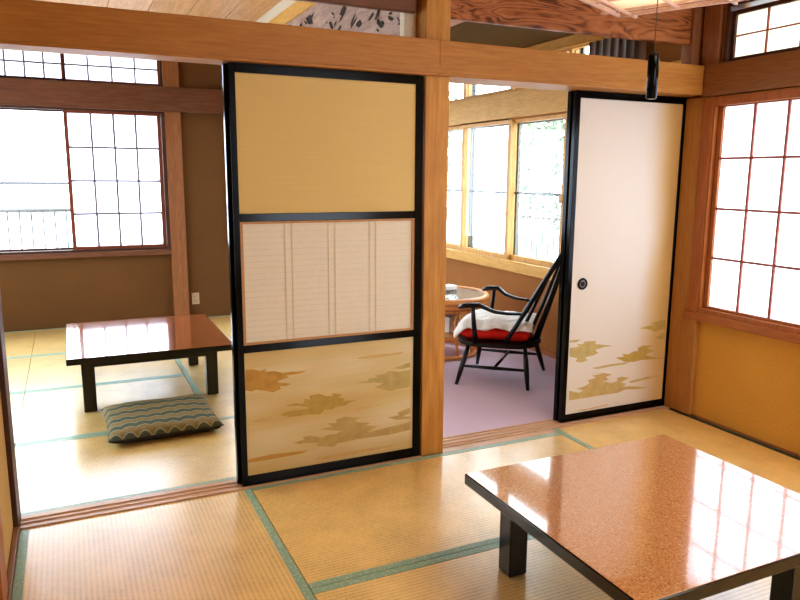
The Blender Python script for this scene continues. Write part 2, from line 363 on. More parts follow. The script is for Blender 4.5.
def wall_grid(name, plane, p0, p1, u0, u1, z0, z1, holes, m, label=None):
    """wall slab with rectangular openings; plane 'x' (u = y) or 'y' (u = x)"""
    us = sorted({u0, u1, *[h[0] for h in holes], *[h[1] for h in holes]}); zs = sorted({z0, z1, *[h[2] for h in holes], *[h[3] for h in holes]})
    us = [u for u in us if u0 <= u <= u1]; zs = [z for z in zs if z0 <= z <= z1]
    mb = MB()
    for a, b in zip(us, us[1:]):
        run = None
        for c, d in zip(zs, zs[1:]):
            mu, mz = (a + b) / 2, (c + d) / 2
            solid = not any(h[0] < mu < h[1] and h[2] < mz < h[3] for h in holes)
            if solid: run = [run[0], d] if run else [c, d]
            if (not solid or d == zs[-1]) and run:
                if plane == 'x': mb.box(p0, p1, a, b, *run)
                else: mb.box(a, b, p0, p1, *run)
                run = None
    return struct(mb.build(name, m))
CLOUDS_A = [[[-1.004,0.524],[-0.971,0.522],[-0.942,0.511],[-0.914,0.517],[-0.92,0.505],[-0.879,0.504],[-0.844,0.492],[-0.797,0.491],[-0.737,0.488],[-0.768,0.479],[-0.827,0.478],[-0.816,0.467],[-0.857,0.46],[-0.869,0.452],[-0.804,0.438],[-0.834,0.431],[-0.858,0.434],[-0.852,0.421],[-0.887,0.41],[-0.922,0.421],[-0.962,0.431],[-0.979,0.425],[-1.007,0.434]],[[-0.836,0.343],[-0.788,0.349],[-0.758,0.341],[-0.746,0.352],[-0.752,0.362],[-0.721,0.356],[-0.725,0.374],[-0.678,0.377],[-0.647,0.361],[-0.616,0.359],[-0.618,0.372],[-0.571,0.36],[-0.59,0.347],[-0.559,0.34],[-0.565,0.33],[-0.501,0.323],[-0.539,0.316],[-0.559,0.306],[-0.603,0.306],[-0.616,0.297],[-0.654,0.3],[-0.679,0.281],[-0.728,0.288],[-0.783,0.288],[-0.819,0.289],[-0.855,0.304],[-0.843,0.312],[-0.801,0.317],[-0.752,0.314],[-0.722,0.318],[-0.752,0.328],[-0.782,0.337],[-0.812,0.337]],[[-0.511,0.408],[-0.448,0.408],[-0.441,0.42],[-0.395,0.417],[-0.415,0.43],[-0.362,0.432],[-0.342,0.443],[-0.287,0.433],[-0.232,0.437],[-0.232,0.359],[-0.259,0.352],[-0.301,0.352],[-0.328,0.345],[-0.388,0.363],[-0.415,0.375],[-0.389,0.381],[-0.368,0.389],[-0.422,0.398],[-0.461,0.4]],[[-0.322,0.453],[-0.233,0.473],[-0.233,0.45],[-0.274,0.444]],[[-0.804,0.168],[-0.749,0.175],[-0.761,0.186],[-0.73,0.191],[-0.693,0.179],[-0.668,0.171],[-0.636,0.181],[-0.605,0.178],[-0.579,0.189],[-0.63,0.199],[-0.68,0.211],[-0.623,0.218],[-0.642,0.234],[-0.598,0.23],[-0.604,0.246],[-0.559,0.253],[-0.481,0.238],[-0.514,0.23],[-0.495,0.217],[-0.435,0.206],[-0.462,0.197],[-0.402,0.185],[-0.422,0.175],[-0.448,0.162],[-0.23,0.182],[-0.229,0.142],[-0.34,0.133],[-0.501,0.138],[-0.554,0.134],[-0.592,0.134],[-0.612,0.118],[-0.656,0.128],[-0.7,0.138],[-0.681,0.148],[-0.731,0.156],[-0.768,0.156]],[[-0.348,0.219],[-0.286,0.223],[-0.3,0.235],[-0.231,0.252],[-0.23,0.226],[-0.272,0.214],[-0.23,0.208],[-0.23,0.198],[-0.3,0.201]],[[-0.5,0.523],[-0.422,0.527],[-0.261,0.526],[-0.288,0.517],[-0.395,0.513],[-0.487,0.515]],[[-1.003,0.124],[-0.9,0.131],[-0.731,0.122],[-0.768,0.112],[-0.901,0.109],[-1.004,0.109]],[[-0.707,0.08],[-0.554,0.085],[-0.285,0.08],[-0.34,0.073],[-0.528,0.065],[-0.657,0.067]],[[-1.0,0.295],[-0.943,0.298],[-0.884,0.296],[-0.891,0.287],[-0.966,0.286]],[[-0.533,0.283],[-0.475,0.288],[-0.368,0.293],[-0.395,0.283],[-0.501,0.275]]]
CLOUDS_B = [[[0.762,0.464],[0.839,0.463],[0.81,0.451],[0.762,0.452]],[[0.764,0.42],[0.834,0.425],[0.811,0.439],[0.855,0.435],[0.862,0.449],[0.944,0.444],[0.938,0.427],[1.007,0.416],[1.069,0.405],[1.008,0.404],[0.97,0.399],[0.94,0.394],[0.964,0.375],[0.927,0.363],[0.875,0.36],[0.891,0.34],[0.847,0.332],[0.81,0.343],[0.823,0.359],[0.767,0.375]],[[1.251,0.488],[1.315,0.498],[1.347,0.498],[1.338,0.511],[1.394,0.523],[1.444,0.519],[1.449,0.467],[1.408,0.465],[1.367,0.458],[1.342,0.47],[1.3,0.48]],[[1.37,0.427],[1.419,0.432],[1.41,0.445],[1.448,0.448],[1.451,0.412],[1.413,0.409]],[[1.09,0.334],[1.153,0.335],[1.135,0.351],[1.183,0.344],[1.214,0.356],[1.254,0.358],[1.248,0.375],[1.292,0.386],[1.358,0.377],[1.327,0.364],[1.378,0.346],[1.337,0.337],[1.314,0.327],[1.356,0.313],[1.449,0.296],[1.433,0.292],[1.283,0.301],[1.219,0.295],[1.155,0.305]],[[0.924,0.293],[1.0,0.297],[1.054,0.3],[1.203,0.3],[1.156,0.289],[1.055,0.288],[0.971,0.282]],[[0.776,0.182],[0.843,0.161],[0.873,0.17],[0.827,0.188],[0.886,0.195],[0.915,0.208],[0.899,0.226],[0.959,0.234],[0.927,0.25],[0.98,0.25],[1.003,0.256],[1.074,0.239],[1.028,0.232],[1.045,0.211],[1.006,0.209],[1.062,0.19],[1.116,0.196],[1.107,0.214],[1.146,0.218],[1.203,0.205],[1.164,0.194],[1.141,0.184],[1.181,0.172],[1.151,0.16],[1.248,0.148],[1.348,0.129],[1.282,0.128],[1.168,0.139],[1.122,0.126],[1.012,0.127],[0.921,0.126],[0.779,0.126]],[[1.197,0.183],[1.325,0.196],[1.45,0.195],[1.451,0.186],[1.327,0.18],[1.213,0.173]],[[0.805,0.061],[0.94,0.063],[1.063,0.07],[1.048,0.061],[0.895,0.052]]]
# ------------------------------------------------------------------ room shell
XL, XR, YN, YB, XW, XV = -1.88, 1.5, -4.2, 3.85, -3.0, 1.6
CEIL = 2.56
struct(MB().box(XW - .1, 1.75, YN - .1, YB + .1, -.16, -.055).build('floor', M['ground']))
wall_grid('wall_right', 'x', XR, XR + .12, YN, .155, -.1, CEIL, [(-1.75, -.11, .60, 1.735), (-1.75, -.145, 1.90, 2.20)], M['plaster_gold'])
wall_grid('wall_left', 'x', XL - .14, XL - .02, YN, -.02, -.1, CEIL, [], M['plaster_tan'])
wall_grid('wall_back', 'y', YB, YB + .12, XW, XV + .12, -.1, CEIL, [(-2.62, -.80, .66, 1.875), (-2.62, -.80, 2.08, 2.37), (-.27, 1.3, .66, 1.875), (-.27, 1.3, 2.08, 2.37)], M['plaster_brown'])
wall_grid('wall_west', 'x', XW - .12, XW, -.02, YB, -.1, CEIL, [(.7, 3.3, .45, 2.1)], M['plaster_brown'])
wall_grid('wall_near', 'y', YN - .12, YN, XL - .14, XR + .12, -.1, CEIL, [(.1, 1.3, .45, 2.2)], M['plaster_tan'])  # unseen opening behind the camera, added and sized to let sky light in
wall_grid('wall_veranda', 'x', XV, XV + .12, .155, YB, -.1, 2.62, [(.60, 3.50, .64, 1.775), (.60, 3.50, 1.975, 2.26)], M['plaster_ver'])
wall_grid('wall_partition', 'y', .0, .12, XW, XL - .1, -.1, CEIL, [], M['plaster_brown'])
struct(MB().box(XL - .14, XR + .12, YN, .02, CEIL, CEIL + .06).build('ceiling', M['ceiling']))
mb = MB()
for k in range(10):
    x0 = -3.0 + k * .29; mb.box(x0, x0 + .283, .1, YB, CEIL, CEIL + .02)
mb.box(-3.1, -.1, .1, YB, CEIL + .02, CEIL + .06)
struct(mb.build('ceiling_back_room', M['ceiling']))
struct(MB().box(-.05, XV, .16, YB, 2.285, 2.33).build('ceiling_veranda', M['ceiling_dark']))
n_trim = [0]
def trim(x0, x1, y0, y1, z0, z1, m, bev=.003):
    n_trim[0] += 1
    return struct(MB().box(x0, x1, y0, y1, z0, z1, None, bev).build('trim_%d' % n_trim[0], M[m]))
# partition between the rooms
struct(MB().box(-1.885, -.12, -.03, .105, 1.762, 1.912, None, .003).box(-.12, 1.50, -.03, .165, 1.762, 1.912, None, .003).box(-1.885, 1.50, -.036, -.03, 1.775, 1.80).build('trim_lintel', M['lintel']))
struct(MB().box(-.175, -.056, -.005, .16, 0, 2.56, None, .004).build('trim_pillar', M['post']))
trim(-1.99, -1.882, -.02, .12, 0, 2.56, 'sash_dark')
trim(-1.885, -.175, .0, .12, 2.46, 2.56, 'brown_x')
trim(-.056, 1.5, .0, .12, 2.46, 2.56, 'brown_x')
trim(1.425, 1.5, .03, .10, 1.912, 2.46, 'brown_z')
trim(-.235, -.175, .09, .14, 1.912, 2.46, 'cream_strip')
# grooved sills
def sill(name, x0, x1, ys, y0, y1):
    mb = MB(); mb.box(x0, x1, y0, y1, -.05, .001)
    if x1 > 1: mb = MB(); mb.box(x0, .632, y0, y1, -.05, .001).box(.632, x1, .045, y1, -.05, .001)
    for a, b in ys: mb.box(x0, x1, a, b, .001, .006)
    return struct(mb.build(name, M['sill']))
sill('trim_sill_left', -1.88, -.175, [(-.012, .0), (.031, .035), (.066, .10)], -.015, .10)
sill('trim_sill_right', -.056, 1.5, [(.048, .055), (.078, .088), (.12, .125), (.155, .165)], -.006, .165)
# right wall timbers
trim(1.455, 1.5, -4.2, -.036, 1.752, 1.912, 'brown_y')          # long rail above window
trim(1.47, 1.5, -.10, .086, .008, 1.752, 'corner_z')               # corner post face
trim(1.47, 1.5, -.10, -.0, 1.912, 2.56, 'brown_z')
trim(1.46, 1.5, -4.2, -.02, .555, .60, 'orange_y')
trim(1.465, 1.5, -.10, -.035, .60, 1.745, 'orange_z')
trim(1.485, 1.5, -4.2, -.10, 0, .012, 'brown_y')
# left front wall
trim(XL - .02, XL, -4.2, -.02, 0, .02, 'brown_y')
trim(XL - .035, XL - .008, -.62, -.47, 0.02, 2.56, 'orange_z')
# far wall timbers
trim(-3.0, -.27, 3.80, 3.85, 1.872, 2.083, 'brown_x')
trim(-.27, 1.6, 3.80, 3.85, 1.872, 2.083, 'brown_x')
trim(-.805, -.67, 3.805, 3.85, 0, 1.872, 'brown_z')
trim(-.805, -.67, 3.805, 3.85, 2.083, 2.56, 'brown_z')
trim(-2.7, -.805, 3.79, 3.85, .615, .66, 'brown_x')
trim(-3.0, -.805, 3.79, 3.85, 2.372, 2.42, 'brown_x')
# back-room to veranda divider: lintel, beam, cream strip
trim(-.17, -.07, .16, 3.8, 1.762, 1.98, 'lintel')
trim(-.155, -.085, .16, 3.8, 2.385, 2.475, 'honey_y')
trim(-.145, -.095, .16, 3.8, 2.475, 2.56, 'cream_strip')
# veranda timbers
trim(1.565, 1.6, .17, 3.8, 1.785, 1.985, 'honey_y')
trim(1.56, 1.6, .17, 3.8, .575, .66, 'honey_y')
trim(1.57, 1.6, .17, 3.8, 2.225, 2.285, 'honey_y')
struct(MB().box(1.575, 1.6, .17, 3.8, -.045, .025, None, .003).build('baseboard_veranda', M['redboard']))
trim(-.05, .62, .17, 3.8, 2.25, 2.285, 'redboard')
struct(MB().box(-.056, 1.6, .16, YB, -.056, -.004).build('floor_veranda', M['carpet']))

# ------------------------------------------------------------------ tatami mats
def mat_(x0, x1, y0, y1, along, label, second='heri'):
    o = thing('tatami_mat', label, 'mat', ((x0 + x1) / 2, (y0 + y1) / 2, -.055))
    g = .0015; w = .031; inv = local(o)
    x0 += g; x1 -= g; y0 += g; y1 -= g
    if along == 'x':
        MB().box(x0, x1, y0 + w, y1 - w, -.055, 0).build('woven_rush', M['tatami_x'], o, inv)
        for a, b in ((y0, y0 + w), (y1 - w, y1)): MB().box(x0, x1, a, b, -.055, .0012, None, .0006).build('cloth_border', M['heri'], o, inv)
    else:
        MB().box(x0 + w, x1 - w, y0, y1, -.055, 0).build('woven_rush', M['tatami_y'], o, inv)
        for a, b, mm in ((x0, x0 + w, 'heri'), (x1 - w, x1, second)): MB().box(a, b, y0, y1, -.055, .0012, None, .0006).build('cloth_border', M[mm], o, inv)
    return o
mat_(-1.88, -1.0, -1.66, -.015, 'y', 'straw mat along the left wall in the front room, lit bluish by the doorway')
mat_(-1.0, .632, -.84, -.006, 'x', 'straw mat in front of the tall gold sliding door and pillar')
mat_(.632, 1.49, -1.67, .045, 'y', 'straw mat along the right wall under the paper window', 'heri_dark')
mat_(-1.0, .632, -1.67, -.84, 'x', 'straw mat under the speckled low table')
mat_(-1.88, -.2, -2.5, -1.67, 'x', 'straw mat nearest the viewer')
mat_(-.2, 1.485, -2.5, -1.67, 'x', 'straw mat at the near side of the speckled table')
R0, R1, R2, R3, R4 = .10, .95, 1.91, 2.87, 3.85
mat_(-1.95, -.17, R0, R1, 'x', 'straw mat just inside the back room, bright white in front of the floor cushion')
mat_(-1.95, -1.0, R1, R2, 'x', 'straw mat under the near left leg of the back table')
mat_(-1.95, -1.0, R2, R3, 'x', 'straw mat under the far half of the back table')
mat_(-1.0, -.17, R1, R3, 'y', 'straw mat under the right end of the back table, running away from the viewer')
mat_(-1.95, -.17, R3, R4, 'x', 'straw mat at the foot of the far brown wall')
mat_(-3.0, -1.95, R2, R3, 'x', 'straw mat left of the back table seen through the doorway')
mat_(-3.0, -1.95, R0, R1, 'x', 'straw mat hidden left in the back room')
mat_(-3.0, -1.95, R1, R2, 'x', 'straw mat at the left edge of the back room beside the doorpost')
mat_(-3.0, -1.95, R3, R4, 'x', 'straw mat in the far left corner of the back room')
struct(MB().box(-.17, -.056, .165, YB, -.055, .0).build('trim_threshold', M['sill']))

# ------------------------------------------------------------------ sliding doors (fusuma)
DOORH = 1.76
def frame_parts(o, x0, x1, y0, y1, wl, wr, rails, inv):
    mb = MB(); mb.box(x0, x0 + wl, y0, y1, .006, DOORH, None, .002).box(x1 - wr, x1, y0, y1, .006, DOORH, None, .002)
    for a, b in rails: mb.box(x0 + wl, x1 - wr, y0 + .0005, y1 - .0005, a, b, None, .0015)
    mb.build('lacquer_frame', M['black'], o, inv)
def clouds(mb, polys, y, mats):
    for k, p in enumerate(polys):
        mb.poly([(x, y - .0003 - k * .00006, z) for x, z in p], mats[k])
o = thing('sliding_door', 'tall black-framed sliding door with gold paper and pale lattice panel, left of the pillar', 'sliding door', (-.607, .014, 0))
inv = local(o); x0, x1 = -1.032, -.182
frame_parts(o, x0, x1, 0, .028, .025, .036, [(.006, .05), (.595, .627), (1.142, 1.174), (1.724, 1.76)], inv)
MB().box(x0 + .02, x1 - .03, .006, .022, 1.17, 1.73).build('upper_panel', M['gold'], o, inv)
mb = MB(); mb.box(x0 + .02, x1 - .03, .006, .022, .045, .60, M['misty_gold'])
clouds(mb, CLOUDS_A, .006, [M['cloud_orange'], M['cloud_gold'], M['cloud_khaki'], M['cloud_khaki'], M['cloud_tan'], M['cloud_tan'], M['cloud_pale'], M['cloud_orange'], M['cloud_pale'], M['cloud_pale'], M['cloud_pale']])
mb.build('lower_panel', None, o, inv)
lp = MB().box(x0 + .03, x1 - .04, .010, .022, .627, 1.142).build('lattice_panel', M['inset_paper'], o, inv)
mb = MB(); xa, xb = x0 + .025, x1 - .036
mb.box(xa, xb, .004, .012, .627, .637).box(xa, xb, .004, .012, 1.132, 1.142).box(xa, xa + .012, .004, .012, .637, 1.132).box(xb - .012, xb, .004, .012, .637, 1.132)
mb.build('lattice_border', M['inset_wood'], lp, None); bpy.data.objects['lattice_border'].data.transform(inv)
mb = MB(); n = 20
for k in range(n):
    z = .637 + (k + .6) * (.495 / n); mb.box(xa + .012, xb - .012, .0085, .0102, z, z + .0045)
q = mb.build('slat', M['inset_slat'], lp, inv); q.name = 'horizontal_slats'
mb = MB()
for k in range(3):
    xc = xa + .012 + (xb - xa - .024) * (k + 1) / 4
    for d in (-.018, .012): mb.box(xc + d, xc + d + .005, .0082, .0095, .637, 1.132)
mb.build('vertical_bars', M['inset_bar'], lp, inv)
def plain_door(x0, x1, y0, y1, label, paper):
    o = thing('sliding_door', label, 'sliding door', ((x0 + x1) / 2, (y0 + y1) / 2, 0)); inv = local(o)
    frame_parts(o, x0, x1, y0, y1, .025, .03, [(.006, .05), (1.724, 1.76)], inv)
    MB().box(x0 + .02, x1 - .02, y0 + .006, y1 - .006, .045, 1.73).build('paper_panel', M[paper], o, inv)
    return o, inv
plain_door(-1.045, -.195, .036, .064, 'black lacquered door edge tucked behind the tall gold sliding door', 'gold')
plain_door(.724, 1.49, .130, .158, 'black lacquered door edge tucked behind the cream sliding door', 'cream_paper')
o = thing('sliding_door', 'cream sliding door with gold clouds at its foot and a round pull', 'sliding door', (1.112, .104, 0))
inv = local(o); x0, x1 = .727, 1.497
frame_parts(o, x0, x1, .09, .118, .028, .038, [(.006, .048), (1.724, 1.76)], inv)
mb = MB(); mb.box(x0 + .02, x1 - .03, .096, .112, .043, 1.73, M['cream_paper'])
clouds(mb, CLOUDS_B, .096, [M['cloud_khaki'], M['cloud_khaki'], M['cloud_gold'], M['cloud_gold'], M['cloud_gold'], M['cloud_khaki'], M['cloud_tan'], M['cloud_tan'], M['cloud_pale']])
mb.build('paper_panel', None, o, inv)
T = Matrix.Translation((.828, .0935, .768)) @ Matrix.Rotation(PI / 2, 4, 'X')
mb = MB(); mb.tube([(.026 * math.cos(a * PI / 14), .026 * math.sin(a * PI / 14), 0) for a in range(28)], .006, M['black'], 8, True)
mb.disc(0, 0, -.004, .0015, .024, M['alu']); mb.disc(0, 0, .0015, .0035, .013, M['black'], 20)
mb.build('round_pull', None, o, inv @ T)

# ------------------------------------------------------------------ transom boards
def board(name, label, x0, x1, y0, y1, z0, z1, m):
    mb = MB(); mb.box(x0, x1, y0, y1, z0, z1, None, .008)
    return tag(mb.build(name, M[m]), label, 'transom')
board('transom_board', 'swirling dark-grained wooden transom board above the lintel, right of the pillar', -.056, 1.425, .045, .075, 2.022, 2.46, 'carved')
board('transom_board', 'plain dark brown transom board above the lintel, left of the pillar', -1.88, -.195, .045, .08, 2.03, 2.46, 'brown_x')
mb = MB(); mb.box(-.135, -.105, .17, 3.8, 1.98, 2.385, M['drift'])
random.seed(3)
for k in range(110):     # pierced leaf shapes scattered on the weathered board
    y = .25 + 2.6 * random.random() ** 1.5; z = 2.03 + random.random() * .31; L = .015 + random.random() * .045; a = random.uniform(-.6, .6); w = L * random.uniform(.15, .4)
    pts = []
    for t in range(12):
        th = 2 * PI * t / 12; u = L * math.cos(th) * (1 + .15 * math.sin(3 * th + k)); v = w * math.sin(th) * (1 + .3 * math.cos(2 * th + k))
        pts.append((-.1355 - .00002 * k, y + u * math.cos(a) - v * math.sin(a), z + u * math.sin(a) + v * math.cos(a)))
    mb.poly(pts, M['ink'])
tag(mb.build('carved_transom', None), 'weathered carved transom board with small leaf cut-outs, seen through the gap above the lintel', 'transom')

# ------------------------------------------------------------------ windows
def lattice_sash(parent, plane, p, u0, u1, z0, z1, cols, rows, frame, lat, name='paper_sash', fw=.03, lw=.007, pane='shoji', thick=.028, panename='paper'):
    """one sash: frame, lattice bars and a pane; plane 'x' or 'y' at coordinate p (room side)"""
    def B(mb, a, b, c, d, e, f):
        return mb.box(c, d, a, b, e, f) if plane == 'x' else mb.box(a, b, c, d, e, f)
    d0, d1 = p, p + thick
    mb = MB(); B(mb, u0, u0 + fw, d0, d1, z0, z1); B(mb, u1 - fw, u1, d0, d1, z0, z1); B(mb, u0 + fw, u1 - fw, d0, d1, z0, z0 + fw); B(mb, u0 + fw, u1 - fw, d0, d1, z1 - fw, z1)
    s = mb.build(name, M[frame], parent)
    mb = MB(); a0, a1, c0, c1 = u0 + fw, u1 - fw, z0 + fw, z1 - fw
    if cols > 1 or rows > 1:
        for k in range(1, cols):
            u = a0 + (a1 - a0) * k / cols; B(mb, u - lw / 2, u + lw / 2, d0 + .004, d0 + .015, c0, c1)
        for k in range(1, rows):
            z = c0 + (c1 - c0) * k / rows; B(mb, a0, a1, d0 + .003, d0 + .014, z - lw / 2, z + lw / 2)
        mb.build('lattice', M[lat], s)
    else: mb.bm.free()
    mb = MB(); B(mb, a0, a1, d0 + .0155, d0 + .0175, c0, c1); mb.build(panename, M[pane], s)
    return s
def wempty(name):
    o = bpy.data.objects.new(name, None); C.objects.link(o); o['kind'] = 'structure'; return o
# window_1: paper window on the right wall
w = wempty('window_1')
mb = MB(); mb.box(1.47, 1.60, -1.75, -.075, 1.70, 1.745).box(1.47, 1.60, -1.75, -.075, .60, .625).box(1.47, 1.6, -.112, -.078, .625, 1.70).box(1.47, 1.6, -1.75, -1.72, .625, 1.70)
mb.build('window_frame', M['orange_z'], w)
lattice_sash(w, 'x', 1.495, -.915, -.115, .612, 1.722, 4, 4, 'orange_z', 'lattice', fw=.028, lw=.0125)
lattice_sash(w, 'x', 1.530, -1.70, -.895, .612, 1.722, 4, 4, 'orange_z', 'lattice', fw=.028, lw=.0125)
# window_2: small window above it
w = wempty('window_2')
mb = MB(); mb.box(1.48, 1.58, -1.75, -.125, 1.897, 1.918).box(1.48, 1.58, -1.75, -.125, 2.185, 2.205).box(1.48, 1.58, -.15, -.125, 1.918, 2.185).box(1.48, 1.58, -1.75, -1.73, 1.918, 2.185)
mb.build('window_frame', M['sash_dark'], w)
lattice_sash(w, 'x', 1.50, -.92, -.148, 1.915, 2.165, 4, 2, 'sash_dark', 'lattice', fw=.02, lw=.007, pane='shade_paper')
lattice_sash(w, 'x', 1.53, -1.70, -.90, 1.915, 2.165, 4, 2, 'sash_dark', 'lattice', fw=.02, lw=.007, pane='shade_paper')
# window_3: far wall, left: clear sliding sash and paper sash
w = wempty('window_3')
mb = MB(); mb.box(-2.62, -.80, 3.83, 3.96, 1.855, 1.875).box(-2.62, -.80, 3.81, 3.96, .66, .68).box(-.835, -.80, 3.81, 3.96, .68, 1.855).box(-2.62, -2.58, 3.81, 3.96, .68, 1.855)
mb.build('window_frame', M['sash_dark'], w)
lattice_sash(w, 'y', 3.835, -1.615, -.838, .675, 1.862, 4, 4, 'sash', 'lattice_grey', fw=.03, lw=.019)
gl = lattice_sash(w, 'y', 3.90, -2.58, -1.58, .675, 1.862, 1, 1, 'sash_dark', 'lattice', fw=.02, pane='glass', name='glass_sash', panename='glass_pane')
MB().box(-2.56, -1.60, 3.905, 3.925, 1.24, 1.258).build('middle_bar', M['grey_bar'], gl)
gl = lattice_sash(w, 'y', 3.93, -1.60, -.80, .675, 1.862, 1, 1, 'sash_dark', 'lattice', fw=.02, pane='glass', name='glass_sash', panename='glass_pane')
# window_4: the two small lights above
w = wempty('window_4')
mb = MB(); mb.box(-2.62, -.80, 3.83, 3.95, 2.355, 2.372).box(-2.62, -.80, 3.83, 3.95, 2.08, 2.097).box(-.825, -.80, 3.83, 3.95, 2.097, 2.355)
mb.build('window_frame', M['sash_dark'], w)
lattice_sash(w, 'y', 3.85, -2.46, -1.575, 2.09, 2.36, 6, 2, 'sash_dark', 'lattice_grey', fw=.018, lw=.015)
lattice_sash(w, 'y', 3.85, -1.605, -.825, 2.09, 2.36, 4, 2, 'sash', 'lattice_grey', fw=.018, lw=.015)
# window_5: far wall, right part seen as a bright slit beside the tall door
w = wempty('window_5')
mb = MB(); mb.box(-.275, -.25, 3.82, 3.95, .66, 1.875); mb.build('window_frame', M['sash'], w)
lattice_sash(w, 'y', 3.86, -.25, .52, .66, 1.87, 1, 1, 'sash', 'lattice', fw=.015, pane='glass', name='glass_sash', panename='glass_pane')
lattice_sash(w, 'y', 3.89, .50, 1.30, .66, 1.87, 1, 1, 'sash', 'lattice', fw=.015, pane='glass', name='glass_sash', panename='glass_pane')
w = wempty('window_6')
lattice_sash(w, 'y', 3.86, -.265, .52, 2.08, 2.37, 4, 2, 'sash', 'lattice_grey', fw=.018, lw=.015)
lattice_sash(w, 'y', 3.86, .50, 1.30, 2.08, 2.37, 4, 2, 'sash', 'lattice_grey', fw=.018, lw=.015)
# window_7 / window_8: long veranda windows
w = wempty('window_7')
ys = [.62, 1.28, 2.0, 2.73, 3.48]
for k, (a, b) in enumerate(zip(ys, ys[1:])):
    lattice_sash(w, 'x', 1.60 + .032 * (k % 2), a - .022, b + .022, .655, 1.79, 1, 1, 'honey_z', 'lattice', fw=.042, pane='glass', name='wooden_sash', panename='glass_pane', thick=.03)
for k, (a, b) in enumerate(zip(ys, ys[1:])):
    s = lattice_sash(w, 'x', 1.672 + .022 * (k % 2), a - .03, b + .03, .645, 1.79, 1, 1, 'alu', 'lattice', fw=.05, pane='glass', name='metal_sash', panename='glass_pane', thick=.02)
    MB().box(1.655, 1.668, a + .02, b - .02, 1.19, 1.207).build('guard_bar', M['grey_bar'], s)
for y in (1.30,): MB().box(1.588, 1.60, y - .022, y + .022, 1.14, 1.20, None, .003).build('sash_lock', M['honey_z'], w)
w = wempty('window_8')
for k, (a, b) in enumerate(zip(ys, ys[1:])):
    lattice_sash(w, 'x', 1.605 + .031 * (k % 2), a - .02, b + .02, 1.98, 2.235, 1, 1, 'honey_z', 'lattice', fw=.035, pane='glass', name='wooden_sash', panename='glass_pane', thick=.03)
    lattice_sash(w, 'x', 1.670 + .022 * (k % 2), a - .03, b + .03, 1.98, 2.255, 1, 1, 'alu', 'lattice', fw=.04, pane='glass', name='metal_sash', panename='glass_pane', thick=.02)
w = wempty('window_9')
lattice_sash(w, 'x', XW - .07, .7, 2.0, .45, 2.1, 1, 1, 'sash', 'lattice', fw=.04, pane='glass', name='glass_sash', panename='glass_pane')
lattice_sash(w, 'x', XW - .10, 2.0, 3.3, .45, 2.1, 1, 1, 'sash', 'lattice', fw=.04, pane='glass', name='glass_sash', panename='glass_pane')

# ------------------------------------------------------------------ curtain
mb = MB(); i = 0; zs = (.05, 2.19); cols = []
for k in range(91):
    y = .50 + .46 * k / 90; x = 1.53 + .028 * math.sin(2 * PI * y / .07)
    cols.append([mb.bm.verts.new((x, y, z)) for z in zs])
for a, b in zip(cols, cols[1:]):
    f = mb.bm.faces.new((a[0], b[0], b[1], a[1])); f.smooth = True
cu = mb.build('curtain', M['curtain']); md = cu.modifiers.new('thick', 'SOLIDIFY'); md.thickness = .003
tag(cu, 'grey striped curtain bunched beside the veranda window, above the lintel', 'curtain')
o = MB().tube([(1.53, .2, 2.205), (1.53, 3.7, 2.205)], .008).build('curtain_rail', M['honey_y']); tag(o, 'thin rail carrying the grey veranda curtain', 'curtain rail')

# ------------------------------------------------------------------ wall outlet
o = thing('wall_outlet', 'small ivory wall outlet low on the far brown wall', 'outlet', (-.605, 3.85, .185))
MB().box(-.035, .035, -.008, 0, -.055, .055, None, .004).build('cover_plate', M['outlet'], o)
for dz in (-.022, .022):
    mb = MB()
    for dx in (-.010, .006): mb.box(dx, dx + .003, -.0095, -.008, dz - .007, dz + .007)
    mb.build('socket', M['slot'], o)

# ------------------------------------------------------------------ low tables
def low_table(label, x0, x1, y0, y1, h, th, topm, legs, lw, apron):
    o = thing('low_table', label, 'table', ((x0 + x1) / 2, (y0 + y1) / 2, 0)); inv = local(o)
    o.location.z = .0018
    MB().box(x0, x1, y0, y1, h - th, h, None, .003).build('table_edge', M['black_table'], o, inv)
    MB().box(x0 + .004, x1 - .004, y0 + .004, y1 - .004, h - .002, h + .0012, None, .0008).build('table_top', M[topm], o, inv)
    for (a, b) in legs: MB().box(a, a + lw, b, b + lw, 0, h - th, None, .006).build('leg', M['black_table'], o, inv)
    ax0, ax1, ay0, ay1 = apron; zz = h - th
    mb = MB(); mb.box(ax0, ax1, ay0, ay0 + .02, zz - .045, zz).box(ax0, ax1, ay1 - .02, ay1, zz - .045, zz).box(ax0, ax0 + .02, ay0 + .02, ay1 - .02, zz - .045, zz).box(ax1 - .02, ax1, ay0 + .02, ay1 - .02, zz - .045, zz)
    mb.build('apron', M['black_table'], o, inv)
    return o
low_table('low black table with glossy orange speckled top on straw mats in the near corner', -.478, .42, -1.745, -.925, .338, .037, 'speckle',
          [(-.375, -1.06), (-.375, -1.655), (.20, -1.655), (.20, -1.06)], .07, (-.36, .25, -1.63, -1.01))
low_table('low black table with glossy russet top in the back room, white window reflections on it', -1.698, -.785, 1.26, 2.29, .332, .035, 'speckle_dark',
          [(-1.625, 1.33), (-.935, 1.385), (-.935, 2.12), (-1.625, 2.12)], .068, (-1.58, -.90, 1.36, 2.16))

